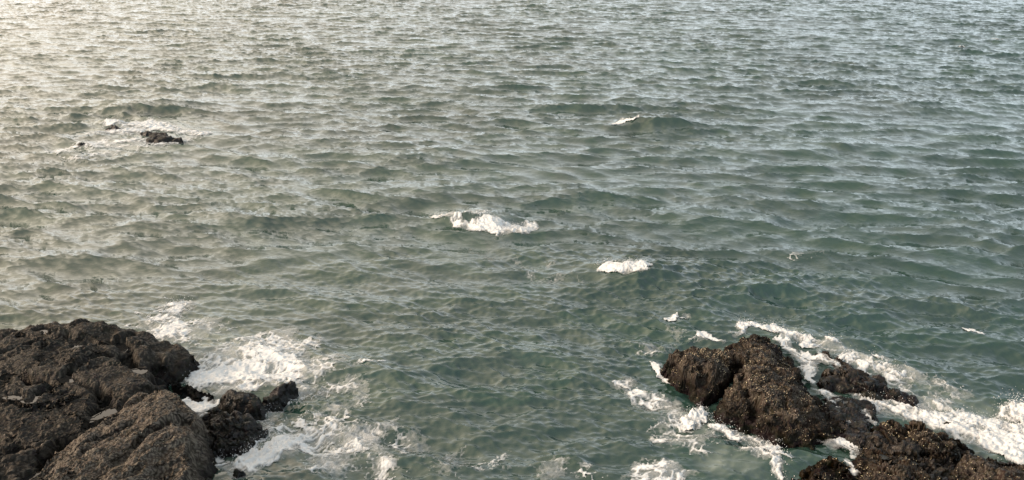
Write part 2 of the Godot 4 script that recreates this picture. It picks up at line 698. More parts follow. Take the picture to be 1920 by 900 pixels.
func make_rock(called: String, label: String, outline: Array, tops: Array, how := {}) -> MeshInstance3D:
	var shape := PackedVector3Array(outline)
	var marks := PackedVector3Array(outline + tops)
	var cell: float = how.get("cell", 0.025)
	var steep: float = how.get("steep", 3.0)
	var round_: float = how.get("round", 0.08)
	var sag: float = how.get("sag", 0.05)
	var rough: float = how.get("rough", 1.0)
	var strata_turn: float = how.get("turn", 0.0)
	var streak: float = how.get("streak", 0.3)
	var wet: float = how.get("wet", 0.0)
	var ledge: float = how.get("ledge", 0.35)
	var step: float = how.get("step", 0.11)
	var rugged_by: float = how.get("rugged", 0.026 + 0.02 * float(how.get("brown", 0.0)))
	var big_block: float = how.get("blocks", 1.3)
	var fine_block: float = how.get("fine", 1.0)
	var speck_from := 0.62 if float(how.get("brown", 0.0)) == 0.0 else 0.45
	var pale: float = how.get("pale", 1.0)
	var brown: float = how.get("brown", 0.0)
	var ct := cos(strata_turn)
	var st := sin(strata_turn)
	var lo := Vector2(1e9, 1e9)
	var hi := Vector2(-1e9, -1e9)
	for p in shape:
		lo = lo.min(Vector2(p.x, p.z))
		hi = hi.max(Vector2(p.x, p.z))
	lo -= Vector2.ONE * 0.58
	hi += Vector2.ONE * 0.58
	var nc := int((hi.x - lo.x) / cell) + 2
	var nr := int((hi.y - lo.y) / cell) + 2
	var origin := Vector3((lo.x + hi.x) * 0.5, 0, (lo.y + hi.y) * 0.5)
	var rows := []
	var tints := []
	var keep := []
	rows.resize(nr)
	tints.resize(nr)
	keep.resize(nr)
	var heights := []
	var depths := []
	heights.resize(nr)
	depths.resize(nr)
	each(nr, func(j: int) -> void:
		var hs := PackedFloat32Array()
		var ds := PackedFloat32Array()
		hs.resize(nc)
		ds.resize(nc)
		var z := lo.y + j * cell
		for i in nc:
			var x := lo.x + i * cell
			var wx := x + 0.12 * bend.get_noise_2d(x * 1.3, z * 1.3) * rough
			var wz := z + 0.12 * bend.get_noise_2d(x * 1.3 + 50.0, z * 1.3) * rough
			var d := edge_distance(shape, wx, wz)
			var h := 0.0
			var sum := 0.0
			for m in marks:
				var q := (wx - m.x) * (wx - m.x) + (wz - m.z) * (wz - m.z) + 0.004
				var w := 1.0 / (q * q)
				h += m.y * w
				sum += w
			h /= sum
			if d < round_:
				var e := 1.0 - maxf(d, 0.0) / round_
				h -= sag * e * e
			if d < 0.0:
				h += d * steep
			# the broad shape: plates and bedding
			var bx := wx * ct + wz * st
			var bz := -wx * st + wz * ct
			var near := clampf(1.0 + d / 0.3, 0.2, 1.0)
			h += rough * near * 0.040 * plates.get_noise_3d(bx * 0.7 + 0.2 * bend.get_noise_2d(x, z), h, bz * 1.2)
			h += rough * near * streak * 0.10 * (strata.get_noise_3d(bx * 0.4, h, bz * 1.2) - 0.3)
			h += rough * near * 0.05 * bend.get_noise_2d(x * 2.0, z * 2.0)
			if ledge > 0.0:   # flat treads and broken risers across a tilted stack of layers
				var tilt := 0.16 * bx + 0.30 * bz + 0.10 * bend.get_noise_2d(x * 0.9, z * 0.9)
				var f := (h + tilt) / step
				var fl := floorf(f)
				f = (fl + smoothstep(0.25, 1.0, f - fl)) * step - tilt
				h = lerpf(h, f, ledge)
			for line in rock_cracks:
				for k in line.size() - 1:
					var a: Array = line[k]
					var b: Array = line[k + 1]
					var ex: float = b[0] - a[0]
					var ez: float = b[1] - a[1]
					var px: float = wx - a[0]
					var pz: float = wz - a[1]
					var t := clampf((px * ex + pz * ez) / (ex * ex + ez * ez), 0.0, 1.0)
					var off := Vector2(px - ex * t, pz - ez * t).length()
					if off < a[2] * 1.5:
						var g: float = 1.0 - off / (a[2] * 1.5)
						h -= 2.6 * a[3] * (g if g < 0.5 else 0.5 + (g - 0.5) * 0.4)
			for p in pools:
				var ox: float = x - p[0] + 0.10 * crag.get_noise_2d(x * 4.0, z * 4.0)
				var oz: float = z - p[1] + 0.10 * crag.get_noise_2d(x * 4.0 + 9.0, z * 4.0)
				if absf(ox) > 1.0 or absf(oz) > 1.0:
					continue
				var c := cos(p[4])
				var s := sin(p[4])
				var q := Vector2((ox * c + oz * s) / p[2], (-ox * s + oz * c) / p[3]).length()
				if q < 1.0:
					h = minf(h, p[5] - 0.05 * (1.0 - q))
				elif q < 1.9:
					h = maxf(h, lerpf(p[5] + 0.012, minf(h, p[5]), smoothstep(1.25, 1.9, q)))
			hs[i] = h
			ds[i] = d
		heights[j] = hs
		depths[j] = ds)
	# then crags, grit and fractures, pushed out square to that shape
	each(nr, func(j: int) -> void:
		var ps := PackedVector3Array()
		var cs := PackedColorArray()
		var ks := PackedByteArray()
		ps.resize(nc)
		cs.resize(nc)
		ks.resize(nc)
		var z := lo.y + j * cell
		var ha: PackedFloat32Array = heights[maxi(j - 1, 0)]
		var hb: PackedFloat32Array = heights[mini(j + 1, nr - 1)]
		var hs: PackedFloat32Array = heights[j]
		var ds: PackedFloat32Array = depths[j]
		for i in nc:
			var x := lo.x + i * cell
			var h := hs[i]
			var d := ds[i]
			var out := Vector3((hs[maxi(i - 1, 0)] - hs[mini(i + 1, nc - 1)]) / (2.0 * cell), 1.0, (ha[i] - hb[i]) / (2.0 * cell)).normalized()
			var bx := x * ct + z * st
			var bz := -x * st + z * ct
			var push := rough * 0.055 * crag.get_noise_3d(x * 2.0, h * 2.0, z * 2.0)
			push += rugged_by * (rugged.get_noise_3d(bx * 0.7, h, bz) - 0.2)
			push += rough * 0.017 * grit.get_noise_3d(x * 0.8, h * 0.8, z * 0.8)
			var big := blocks.get_noise_3d(bx * big_block, h * big_block * 1.3, bz * big_block * 1.8) + 1.0
			var small := blocks.get_noise_3d(bx * big_block * 2.7 + 20.0, h * big_block * 2.7, bz * big_block * 3.6) + 1.0
			push -= 0.085 * rough * (1.0 - smoothstep(0.0, 0.22, big)) + 0.040 * rough * fine_block * (1.0 - smoothstep(0.0, 0.30, small))
			for p in pools:
				var px: float = x - p[0]
				var pz: float = z - p[1]
				if absf(px) < 0.5 and absf(pz) < 0.5:
					var c := cos(p[4])
					var s := sin(p[4])
					if Vector2((px * c + pz * s) / p[2], (-px * s + pz * c) / p[3]).length() < 1.3:
						push *= 0.2
			ps[i] = Vector3(x, h, z) + out * push - origin
			ks[i] = 1 if h > -0.45 and d > -0.55 else 0
			var tone := clampf(0.5 + 0.75 * blotch.get_noise_3d(x, h, z) + 0.45 * strata.get_noise_3d(bx * 0.45, h, bz * 1.7), 0.0, 1.0)
			var damp := clampf(1.0 - (h - 0.12 + 0.12 * crag.get_noise_2d(x, z)) / 0.35, 0.0, 1.0)
			damp = maxf(damp, wet)
			var tint := Color(0.0095, 0.0092, 0.0090).lerp(Color(0.031, 0.0262, 0.0215), tone)
			tint = tint.lerp(Color(0.026, 0.0150, 0.0072).lerp(Color(0.0075, 0.006, 0.005), 1.0 - tone), brown)
			var speck := grit.get_noise_3d(x * 2.3 + 70.0, h * 2.3, z * 2.3)
			if speck > speck_from:
				tint = tint.lerp(Color(0.12, 0.10, 0.08), 0.6 * (1.0 - damp))
			tint = tint.lerp(Color(tint.r * 0.42, tint.g * 0.44, tint.b * 0.48), damp)
			cs[i] = Color(tint.r * pale, tint.g * pale, tint.b * pale)
		rows[j] = ps
		tints[j] = cs
		keep[j] = ks)
	var o := MeshInstance3D.new()
	o.name = numbered(called)
	o.mesh = grid_mesh(rows, tints, keep, wet_rock if wet > 0.4 else dry_rock)
	o.position = origin
	tag(o, label, "rock", how.get("group", ""))
	add_child(o)
	if how.has("barnacles"):
		add_barnacles(o, how.barnacles)
	return o


func add_barnacles(rock: MeshInstance3D, count: int) -> void:
	var a := rock.mesh.surface_get_arrays(0)
	var v: PackedVector3Array = a[Mesh.ARRAY_VERTEX]
	var n: PackedVector3Array = a[Mesh.ARRAY_NORMAL]
	var rng := RandomNumberGenerator.new()
	rng.seed = count
	var cone := CylinderMesh.new()
	cone.top_radius = 0.35
	cone.bottom_radius = 1.0
	cone.height = 0.9
	cone.radial_segments = 6
	cone.rings = 1
	var m := StandardMaterial3D.new()
	m.resource_name = "barnacle_shell"
	m.albedo_color = Color(0.80, 0.76, 0.66)
	m.vertex_color_use_as_albedo = true
	m.roughness = 0.6
	cone.material = m
	var at := []
	var tries := 0
	while at.size() < count and tries < count * 60:
		tries += 1
		var k := rng.randi() % v.size()
		if v[k].y < 0.08 or n[k].y < 0.25 or blotch.get_noise_3d(v[k].x * 1.5, v[k].y, v[k].z * 1.5) < 0.02:
			continue
		var size := rng.randf_range(0.0035, 0.009)
		var up := n[k]
		var side := up.cross(Vector3(0.3, 0.1, 1)).normalized()
		at.append(Transform3D(Basis(side * size, up * size, side.cross(up) * size), v[k] + up * size * 0.3))
	var mm := MultiMesh.new()
	mm.transform_format = MultiMesh.TRANSFORM_3D
	mm.use_colors = true
	mm.mesh = cone
	mm.instance_count = at.size()
	for k in at.size():
		mm.set_instance_transform(k, at[k])
		var s := rng.randf_range(0.55, 1.1)
		mm.set_instance_color(k, Color(s, s * rng.randf_range(0.85, 1.0), s * rng.randf_range(0.75, 0.95)))
	var o := MultiMeshInstance3D.new()
	o.name = "barnacles"
	o.multimesh = mm
	o.set_meta("kind", "stuff")
	rock.add_child(o, true)


func make_pool(label: String, p: Array) -> void:
	pools.append(p)
	var st := SurfaceTool.new()
	st.begin(Mesh.PRIMITIVE_TRIANGLES)
	var c := cos(p[4])
	var s := sin(p[4])
	st.set_normal(Vector3.UP)
	st.add_vertex(Vector3.ZERO)
	for k in 28:
		var t := TAU * k / 28
		var ox: float = cos(t) * p[2] * 1.3
		var oz: float = sin(t) * p[3] * 1.3
		st.set_normal(Vector3.UP)
		st.add_vertex(Vector3(ox * c - oz * s, 0, ox * s + oz * c))
	for k in 28:
		st.add_index(0)
		st.add_index(1 + k)
		st.add_index(1 + (k + 1) % 28)
	var m := StandardMaterial3D.new()
	m.resource_name = "pool_water"
	m.albedo_color = Color(0.12, 0.12, 0.12)
	m.roughness = 0.05
	st.set_material(m)
	var o := MeshInstance3D.new()
	o.name = numbered("tide_pool")
	o.mesh = st.commit()
	o.position = Vector3(p[0], p[5], p[1])
	tag(o, label, "puddle", "rain grey pools lying on the left ledge")
	add_child(o)


func build_rocks() -> void:
	crag = noise(41, 0.9, FastNoiseLite.TYPE_SIMPLEX_SMOOTH, FastNoiseLite.FRACTAL_FBM, 4)
	plates = noise(42, 0.9, FastNoiseLite.TYPE_CELLULAR)
	plates.cellular_return_type = FastNoiseLite.RETURN_CELL_VALUE
	plates.domain_warp_enabled = true
	plates.domain_warp_amplitude = 0.35
	plates.domain_warp_frequency = 1.2
	rugged = noise(46, 2.6, FastNoiseLite.TYPE_SIMPLEX_SMOOTH, FastNoiseLite.FRACTAL_RIDGED, 3)
	rugged.domain_warp_enabled = true
	rugged.domain_warp_amplitude = 0.25
	rugged.domain_warp_frequency = 2.0
	blocks = noise(47, 1.0, FastNoiseLite.TYPE_CELLULAR)
	blocks.cellular_return_type = FastNoiseLite.RETURN_DISTANCE2_SUB
	blocks.domain_warp_enabled = true
	blocks.domain_warp_amplitude = 0.3
	blocks.domain_warp_frequency = 1.3
	bend = noise(48, 0.9, FastNoiseLite.TYPE_SIMPLEX_SMOOTH, FastNoiseLite.FRACTAL_FBM, 2)
	grit = noise(43, 9.0, FastNoiseLite.TYPE_SIMPLEX_SMOOTH, FastNoiseLite.FRACTAL_RIDGED, 3)
	strata = noise(44, 1.3, FastNoiseLite.TYPE_SIMPLEX_SMOOTH, FastNoiseLite.FRACTAL_RIDGED, 4)
	blotch = noise(45, 1.4, FastNoiseLite.TYPE_SIMPLEX_SMOOTH, FastNoiseLite.FRACTAL_FBM, 4)
	chipped = chipped_stone()
	dry_rock = rock_material("dry_basalt", 0.32, 0.78, 2.6, 0.24)
	wet_rock = rock_material("wet_basalt", 0.2, 0.60, 2.6, 0.36)
	make_pool("long grey tide pool in the crack beside the front ridge of the left ledge", [-7.37, -12.99, 0.3, 0.1, -0.85, 0.46])
	make_pool("small round grey pool in the middle of the left ledge", [-8.48, -13.84, 0.2, 0.1, 0.1, 0.65])
	make_pool("thin grey pool at the far left edge of the left ledge", [-9.16, -13.27, 0.22, 0.09, 0.1, 0.64])
	make_pool("narrow grey pool just right of the one at the far left edge", [-8.77, -13.17, 0.18, 0.09, -0.1, 0.63])
	make_pool("grey pool high on the left ledge near its middle", [-8.76, -14.86, 0.22, 0.11, 0, 0.76])
	make_pool("small pale pool on the upper left of the left ledge", [-9.47, -14.87, 0.15, 0.1, 0, 0.76])
	make_pool("topmost pale pool near the seaward edge of the left ledge", [-9.78, -15.50, 0.22, 0.13, -0.2, 0.83])
	make_pool("pale film of water at the top of the slanting channel in the left ledge", [-8.11, -15.26, 0.22, 0.11, 0.9, 0.58])
	make_pool("pale pool at the lower end of the slanting channel in the left ledge", [-7.41, -14.45, 0.16, 0.1, 0.2, 0.47])
	make_pool("grey pool in the crack at the bottom edge of the left ledge", [-7.79, -11.19, 0.22, 0.09, -0.4, 0.42])
	rock_cracks = [
		[[-9.38, -13.16, 0.1, 0.12], [-8.86, -13.01, 0.1, 0.12], [-8.67, -13.57, 0.1, 0.1], [-8.51, -13.86, 0.08, 0.06]],
		[[-8.51, -13.86, 0.08, 0.08], [-7.89, -13.65, 0.1, 0.12], [-7.60, -13.44, 0.12, 0.14], [-7.48, -13.04, 0.14, 0.14], [-7.40, -12.65, 0.1, 0.1]],
		[[-8.22, -15.24, 0.12, 0.12], [-8.01, -15.12, 0.13, 0.13], [-7.72, -14.71, 0.13, 0.13], [-7.33, -14.32, 0.12, 0.1], [-6.95, -14.39, 0.1, 0.1]],
		[[-9.79, -13.90, 0.09, 0.12], [-9.35, -13.87, 0.1, 0.16], [-9.03, -13.76, 0.1, 0.16], [-8.51, -13.87, 0.09, 0.12], [-8.48, -14.14, 0.08, 0.1], [-8.23, -14.53, 0.08, 0.08], [-7.88, -14.80, 0.07, 0.06]],
		[[-9.29, -14.37, 0.07, 0.08], [-8.87, -14.83, 0.07, 0.09], [-8.27, -15.17, 0.08, 0.12], [-7.99, -15.57, 0.1, 0.14]],
		[[-10.25, -14.73, 0.07, 0.07], [-9.76, -14.97, 0.07, 0.08], [-9.28, -15.25, 0.07, 0.08], [-8.69, -15.14, 0.08, 0.1], [-8.23, -15.10, 0.08, 0.1]],
		[[-6.24, -11.06, 0.07, 0.07], [-6.02, -11.41, 0.08, 0.09], [-5.85, -11.98, 0.07, 0.08], [-5.58, -12.21, 0.07, 0.06]],
		[[-7.09, -11.22, 0.05, 0.05], [-6.83, -11.59, 0.05, 0.06], [-6.46, -11.98, 0.05, 0.05]],
		[[4.58, -14.92, 0.09, 0.2], [4.42, -14.49, 0.09, 0.24], [4.13, -14.12, 0.09, 0.26], [3.87, -13.87, 0.09, 0.24], [3.75, -13.73, 0.09, 0.2]],
		[[4.53, -14.23, 0.06, 0.06], [4.40, -13.57, 0.06, 0.09], [4.52, -13.33, 0.06, 0.08], [4.40, -13.11, 0.05, 0.06]],
		[[3.05, -14.89, 0.05, 0.05], [3.22, -14.86, 0.05, 0.06], [3.50, -14.91, 0.05, 0.05]]]
	make_rock("rock_ledge", "broad dark cracked basalt ledge with grey pools filling the left side", [
		Vector3(-11.88, 0.75, -15.37), Vector3(-10.75, 0.80, -15.62), Vector3(-10.27, 0.85, -15.68), Vector3(-9.58, 0.90, -15.76), Vector3(-9.00, 1.00, -15.74), Vector3(-8.62, 0.95, -15.82), Vector3(-8.49, 0.85, -15.87), Vector3(-8.10, 0.80, -15.86), Vector3(-7.87, 0.70, -15.78), Vector3(-7.33, 0.55, -15.76), Vector3(-6.95, 0.50, -15.50), Vector3(-6.67, 0.45, -15.38),
		Vector3(-6.71, 0.35, -15.37), Vector3(-6.80, 0.30, -15.09), Vector3(-6.85, 0.20, -14.96), Vector3(-7.07, 0.20, -14.72), Vector3(-6.80, 0.30, -14.21), Vector3(-7.01, 0.60, -13.65), Vector3(-7.25, 0.60, -13.20), Vector3(-7.38, 0.60, -12.64), Vector3(-7.84, 0.55, -12.25), Vector3(-8.66, 0.55, -11.85), Vector3(-9.82, 0.55, -11.54)],
		[Vector3(-9.23, 0.82, -14.33), Vector3(-8.53, 0.88, -14.55), Vector3(-7.81, 0.75, -14.22), Vector3(-7.55, 0.68, -14.99), Vector3(-8.94, 0.72, -13.39), Vector3(-7.88, 0.68, -13.11), Vector3(-8.14, 0.70, -12.56), Vector3(-7.31, 0.62, -13.91), Vector3(-7.14, 0.55, -15.14), Vector3(-9.67, 0.75, -13.69), Vector3(-8.35, 0.80, -15.55)],
		{"cell": 0.020, "steep": 2.8, "turn": -0.25, "pale": 1.2, "streak": 0.7, "round": 0.12, "sag": 0.08, "ledge": 0.65, "step": 0.22, "rugged": 0.026, "rough": 0.8, "fine": 0.3, "blocks": 0.75})
	make_rock("rock_ridge", "sunlit brown ridge of rock in the bottom left corner, sheer dark right face", [
		Vector3(-6.86, 0.80, -13.29), Vector3(-6.33, 0.80, -13.26), Vector3(-5.89, 0.80, -12.97), Vector3(-5.50, 0.80, -12.37), Vector3(-5.44, 0.82, -12.01), Vector3(-5.21, 0.85, -11.29), Vector3(-5.10, 0.80, -10.96), Vector3(-5.17, 0.75, -10.70), Vector3(-5.21, 0.60, -10.41), Vector3(-6.79, 0.60, -10.18), Vector3(-7.63, 0.60, -10.90), Vector3(-7.55, 0.70, -11.50), Vector3(-7.31, 0.75, -12.02), Vector3(-7.15, 0.75, -12.36), Vector3(-6.98, 0.78, -12.79)],
		[Vector3(-6.60, 0.98, -12.13), Vector3(-6.00, 1.02, -12.19), Vector3(-6.88, 0.95, -11.48), Vector3(-6.86, 0.90, -10.75), Vector3(-5.91, 1.00, -11.13), Vector3(-5.61, 1.00, -11.63), Vector3(-6.08, 0.90, -10.75)],
		{"cell": 0.016, "steep": 2.6, "turn": -0.75, "brown": 0.3, "pale": 1.6, "barnacles": 150, "streak": 1.1, "round": 0.05, "sag": 0.04, "ledge": 0.45, "step": 0.18, "rugged": 0.03, "rough": 0.8, "fine": 0.3, "blocks": 0.8})
	make_rock("rock_slab", "low rock slab at the left edge below the ridge's long crack", [
		Vector3(-9.45, 0.50, -11.47), Vector3(-8.58, 0.52, -11.70), Vector3(-8.19, 0.55, -11.92), Vector3(-7.76, 0.60, -12.03), Vector3(-7.77, 0.58, -11.72), Vector3(-7.87, 0.52, -11.26), Vector3(-7.86, 0.50, -10.92), Vector3(-7.79, 0.50, -10.30), Vector3(-8.71, 0.50, -10.30)],
		[Vector3(-8.14, 0.60, -11.31), Vector3(-8.47, 0.55, -10.96)], {"steep": 4.0, "turn": -0.5, "streak": 1.0, "cell": 0.025, "ledge": 0.7, "step": 0.16})
	make_rock("boulder", "wet black boulder with ribbed top standing right of the sunlit ridge", [
		Vector3(-5.75, 0.30, -13.19), Vector3(-5.49, 0.40, -13.34), Vector3(-5.15, 0.48, -13.13), Vector3(-4.79, 0.42, -13.19), Vector3(-4.68, 0.40, -12.94), Vector3(-4.67, 0.32, -12.68), Vector3(-4.71, 0.25, -12.47), Vector3(-5.01, 0.28, -12.36), Vector3(-5.28, 0.28, -12.43), Vector3(-5.58, 0.25, -12.85)],
		[Vector3(-5.11, 0.47, -12.77), Vector3(-4.88, 0.43, -12.83), Vector3(-5.41, 0.33, -12.86)], {"steep": 2.4, "wet": 0.6, "cell": 0.013, "turn": 0.6, "streak": 0.8})
	make_rock("boulder", "brown low rock at the foot of the ledge behind the white foam pool", [
		Vector3(-6.90, 0.15, -14.69), Vector3(-6.74, 0.22, -14.61), Vector3(-6.41, 0.25, -14.28), Vector3(-5.88, 0.25, -14.11), Vector3(-5.79, 0.20, -14.01), Vector3(-6.02, 0.18, -13.93), Vector3(-6.23, 0.18, -13.86), Vector3(-6.49, 0.20, -14.15)],
		[Vector3(-6.21, 0.30, -13.96)], {"cell": 0.018, "turn": 0.2, "streak": 0.8, "wet": 0.3})
	make_rock("boulder", "smooth flat topped black block between foam surge and ribbed boulder", [
		Vector3(-5.69, 0.30, -13.86), Vector3(-5.40, 0.42, -13.89), Vector3(-4.96, 0.42, -13.95), Vector3(-4.81, 0.40, -13.76), Vector3(-4.77, 0.30, -13.57), Vector3(-5.10, 0.30, -13.51), Vector3(-5.48, 0.28, -13.63)],
		[Vector3(-5.07, 0.45, -13.61)], {"steep": 4.0, "wet": 0.8, "cell": 0.018, "rough": 0.6, "streak": 0.4})
	make_rock("boulder", "pointed black rock jutting furthest into the surge from left ledge", [
		Vector3(-4.85, 0.20, -14.01), Vector3(-4.61, 0.30, -14.25), Vector3(-4.38, 0.36, -14.37), Vector3(-4.34, 0.33, -14.32), Vector3(-4.55, 0.20, -14.04), Vector3(-4.76, 0.15, -13.80)],
		[Vector3(-4.51, 0.36, -14.04)], {"wet": 0.8, "cell": 0.016, "round": 0.08, "rough": 0.7})
	make_rock("boulder", "small black stone in foam at bottom beside the ridge", [
		Vector3(-4.77, 0.08, -11.76), Vector3(-4.66, 0.20, -11.76), Vector3(-4.52, 0.18, -11.72), Vector3(-4.49, 0.10, -11.65), Vector3(-4.67, 0.08, -11.61)],
		[Vector3(-4.61, 0.20, -11.65)], {"wet": 0.8, "cell": 0.014, "round": 0.08, "rough": 0.5})
	make_rock("rock_slab", "dark broken shelf at the bottom edge under the ridge's sheer face", [
		Vector3(-5.58, 0.40, -11.13), Vector3(-5.30, 0.40, -11.35), Vector3(-4.98, 0.25, -11.62), Vector3(-4.81, 0.22, -11.44), Vector3(-4.65, 0.20, -11.11), Vector3(-5.40, 0.40, -10.66)],
		[Vector3(-5.09, 0.42, -11.13)], {"cell": 0.02, "turn": -0.4})
	# the reef on the right
	make_rock("boulder", "rounded barnacled boulder left of the deep crack in the right reef", [
		Vector3(3.14, 0.30, -15.18), Vector3(3.22, 0.48, -15.22), Vector3(3.46, 0.58, -15.30), Vector3(3.90, 0.62, -15.28), Vector3(4.25, 0.60, -15.17), Vector3(4.43, 0.55, -14.97), Vector3(4.49, 0.50, -14.81), Vector3(4.37, 0.45, -14.56), Vector3(4.13, 0.36, -14.25), Vector3(3.86, 0.20, -13.96), Vector3(3.73, 0.06, -13.89), Vector3(3.51, 0.00, -13.99), Vector3(3.42, 0.00, -14.21), Vector3(3.29, 0.04, -14.56), Vector3(3.16, 0.10, -14.92)],
		[Vector3(3.53, 0.72, -14.60), Vector3(3.96, 0.70, -14.48), Vector3(3.60, 0.58, -14.27), Vector3(3.70, 0.28, -14.17), Vector3(3.38, 0.55, -14.49)],
		{"cell": 0.012, "brown": 0.55, "steep": 2.6, "streak": 0.25, "barnacles": 672, "rough": 0.7})
	make_rock("boulder", "largest brown rock of the right reef, crusted with barnacles", [
		Vector3(4.59, 0.50, -14.79), Vector3(4.58, 0.28, -15.66), Vector3(4.81, 0.30, -16.11), Vector3(5.19, 0.38, -16.23), Vector3(5.61, 0.36, -16.20), Vector3(5.77, 0.30, -15.96), Vector3(5.79, 0.30, -15.47), Vector3(5.85, 0.30, -14.81), Vector3(5.83, 0.25, -14.38), Vector3(5.95, 0.20, -14.05), Vector3(6.03, 0.15, -13.64), Vector3(6.15, 0.12, -13.34), Vector3(6.26, 0.08, -12.85),
		Vector3(6.06, 0.04, -12.63), Vector3(5.64, 0.02, -12.58), Vector3(5.09, 0.00, -12.39), Vector3(4.78, 0.00, -12.49), Vector3(4.62, 0.04, -12.84), Vector3(4.31, 0.05, -12.98), Vector3(4.00, 0.06, -13.11), Vector3(3.81, 0.08, -13.29), Vector3(3.78, 0.18, -13.58), Vector3(3.93, 0.32, -13.73), Vector3(4.18, 0.45, -13.97), Vector3(4.44, 0.52, -14.37)],
		[Vector3(5.04, 0.46, -15.59), Vector3(5.04, 0.56, -14.93), Vector3(4.75, 0.68, -14.10), Vector3(4.37, 0.62, -13.61), Vector3(4.09, 0.42, -13.46), Vector3(4.68, 0.68, -13.36), Vector3(5.08, 0.66, -13.55), Vector3(5.50, 0.50, -14.31), Vector3(4.72, 0.48, -12.98), Vector3(5.09, 0.52, -13.00), Vector3(5.48, 0.45, -13.41), Vector3(4.34, 0.28, -13.21), Vector3(5.54, 0.30, -12.89), Vector3(4.97, 0.32, -12.65)],
		{"cell": 0.013, "brown": 0.6, "steep": 2.5, "streak": 0.25, "barnacles": 1440, "rough": 0.9})
	make_rock("reef_shelf", "low wet shelf awash with foam behind the largest right rock", [
		Vector3(6.36, 0.10, -15.96), Vector3(6.76, 0.22, -15.89), Vector3(7.04, 0.22, -15.58), Vector3(7.19, 0.22, -15.09), Vector3(7.38, 0.18, -14.73), Vector3(7.81, 0.10, -14.40), Vector3(8.03, 0.06, -14.13), Vector3(7.80, 0.05, -13.96), Vector3(7.30, 0.10, -14.16), Vector3(6.84, 0.10, -14.37), Vector3(6.48, 0.12, -14.51), Vector3(6.20, 0.15, -14.51), Vector3(6.21, 0.15, -14.86), Vector3(6.40, 0.20, -14.98), Vector3(6.72, 0.20, -14.95), Vector3(6.79, 0.14, -15.38), Vector3(6.51, 0.05, -15.78)],
		[Vector3(6.83, 0.28, -14.77), Vector3(6.31, 0.25, -14.60), Vector3(7.18, 0.20, -14.47), Vector3(7.53, 0.14, -14.31)], {"brown": 0.5, "wet": 0.45, "cell": 0.022, "turn": 0.5, "streak": 0.4})
	make_rock("reef_shelf", "low black wet shelf in the middle of right reef, streaked with water", [
		Vector3(6.17, 0.12, -14.13), Vector3(6.62, 0.16, -14.18), Vector3(7.00, 0.14, -13.98), Vector3(6.93, 0.14, -13.50), Vector3(6.53, 0.18, -13.03), Vector3(6.59, 0.18, -12.57), Vector3(6.13, 0.18, -12.33), Vector3(6.02, 0.16, -13.02), Vector3(5.94, 0.16, -13.63)],
		[Vector3(6.36, 0.20, -13.49), Vector3(6.29, 0.22, -12.65)], {"brown": 0.3, "wet": 0.8, "cell": 0.022, "turn": 0.5, "rough": 0.7})
	make_rock("boulder", "rust brown slanted rock touching the foam at the reef's middle", [
		Vector3(6.60, 0.22, -13.02), Vector3(6.71, 0.32, -13.08), Vector3(6.95, 0.36, -13.00), Vector3(7.10, 0.32, -12.91), Vector3(7.02, 0.28, -12.62), Vector3(7.05, 0.22, -12.38), Vector3(6.84, 0.18, -12.30), Vector3(6.59, 0.18, -12.36), Vector3(6.52, 0.18, -12.71)],
		[Vector3(6.73, 0.38, -12.68), Vector3(6.80, 0.28, -12.43)], {"rough": 1.05, "ledge": 0.55, "streak": 0.4, "brown": 0.9, "wet": 0.3, "cell": 0.014, "turn": 0.9, "barnacles": 144})
	make_rock("boulder", "broad brown rock against thick white foam at right reef", [
		Vector3(7.13, 0.32, -12.87), Vector3(7.33, 0.38, -12.85), Vector3(7.63, 0.36, -12.64), Vector3(7.72, 0.40, -12.63), Vector3(7.94, 0.40, -12.50), Vector3(8.12, 0.32, -12.42), Vector3(8.18, 0.20, -12.34), Vector3(8.03, 0.10, -12.21), Vector3(7.60, 0.12, -12.04), Vector3(7.30, 0.14, -11.74), Vector3(7.05, 0.20, -12.07), Vector3(7.05, 0.24, -12.48)],
		[Vector3(7.23, 0.46, -12.30), Vector3(7.62, 0.42, -12.19), Vector3(7.33, 0.28, -12.03)], {"rough": 1.05, "ledge": 0.55, "streak": 0.4, "brown": 0.75, "cell": 0.014, "turn": 0.3, "barnacles": 384})
	make_rock("boulder", "brown lumpy rock at the bottom edge left of the corner rock", [
		Vector3(5.93, 0.16, -12.11), Vector3(6.23, 0.24, -12.31), Vector3(6.43, 0.32, -12.14), Vector3(6.75, 0.34, -11.98), Vector3(7.01, 0.30, -11.84), Vector3(7.11, 0.28, -11.44), Vector3(6.84, 0.30, -10.70), Vector3(5.48, 0.30, -10.70), Vector3(5.81, 0.18, -11.66)],
		[Vector3(6.18, 0.42, -11.58), Vector3(6.51, 0.42, -11.28), Vector3(6.02, 0.42, -10.93)], {"rough": 1.05, "ledge": 0.55, "streak": 0.4, "brown": 0.8, "cell": 0.014, "turn": 0.3, "barnacles": 416})
	make_rock("boulder", "golden brown low rock in foam at the bottom of right reef", [
		Vector3(4.70, 0.06, -11.62), Vector3(4.92, 0.14, -11.81), Vector3(5.23, 0.18, -12.05), Vector3(5.55, 0.20, -12.05), Vector3(5.80, 0.16, -11.92), Vector3(5.94, 0.12, -11.66), Vector3(6.03, 0.10, -11.51), Vector3(5.54, 0.20, -10.82), Vector3(4.27, 0.20, -10.82)],
		[Vector3(5.21, 0.26, -11.68), Vector3(4.95, 0.30, -11.26), Vector3(5.48, 0.22, -11.54)], {"rough": 1.05, "ledge": 0.55, "streak": 0.4, "brown": 0.95, "wet": 0.2, "cell": 0.014, "barnacles": 256})
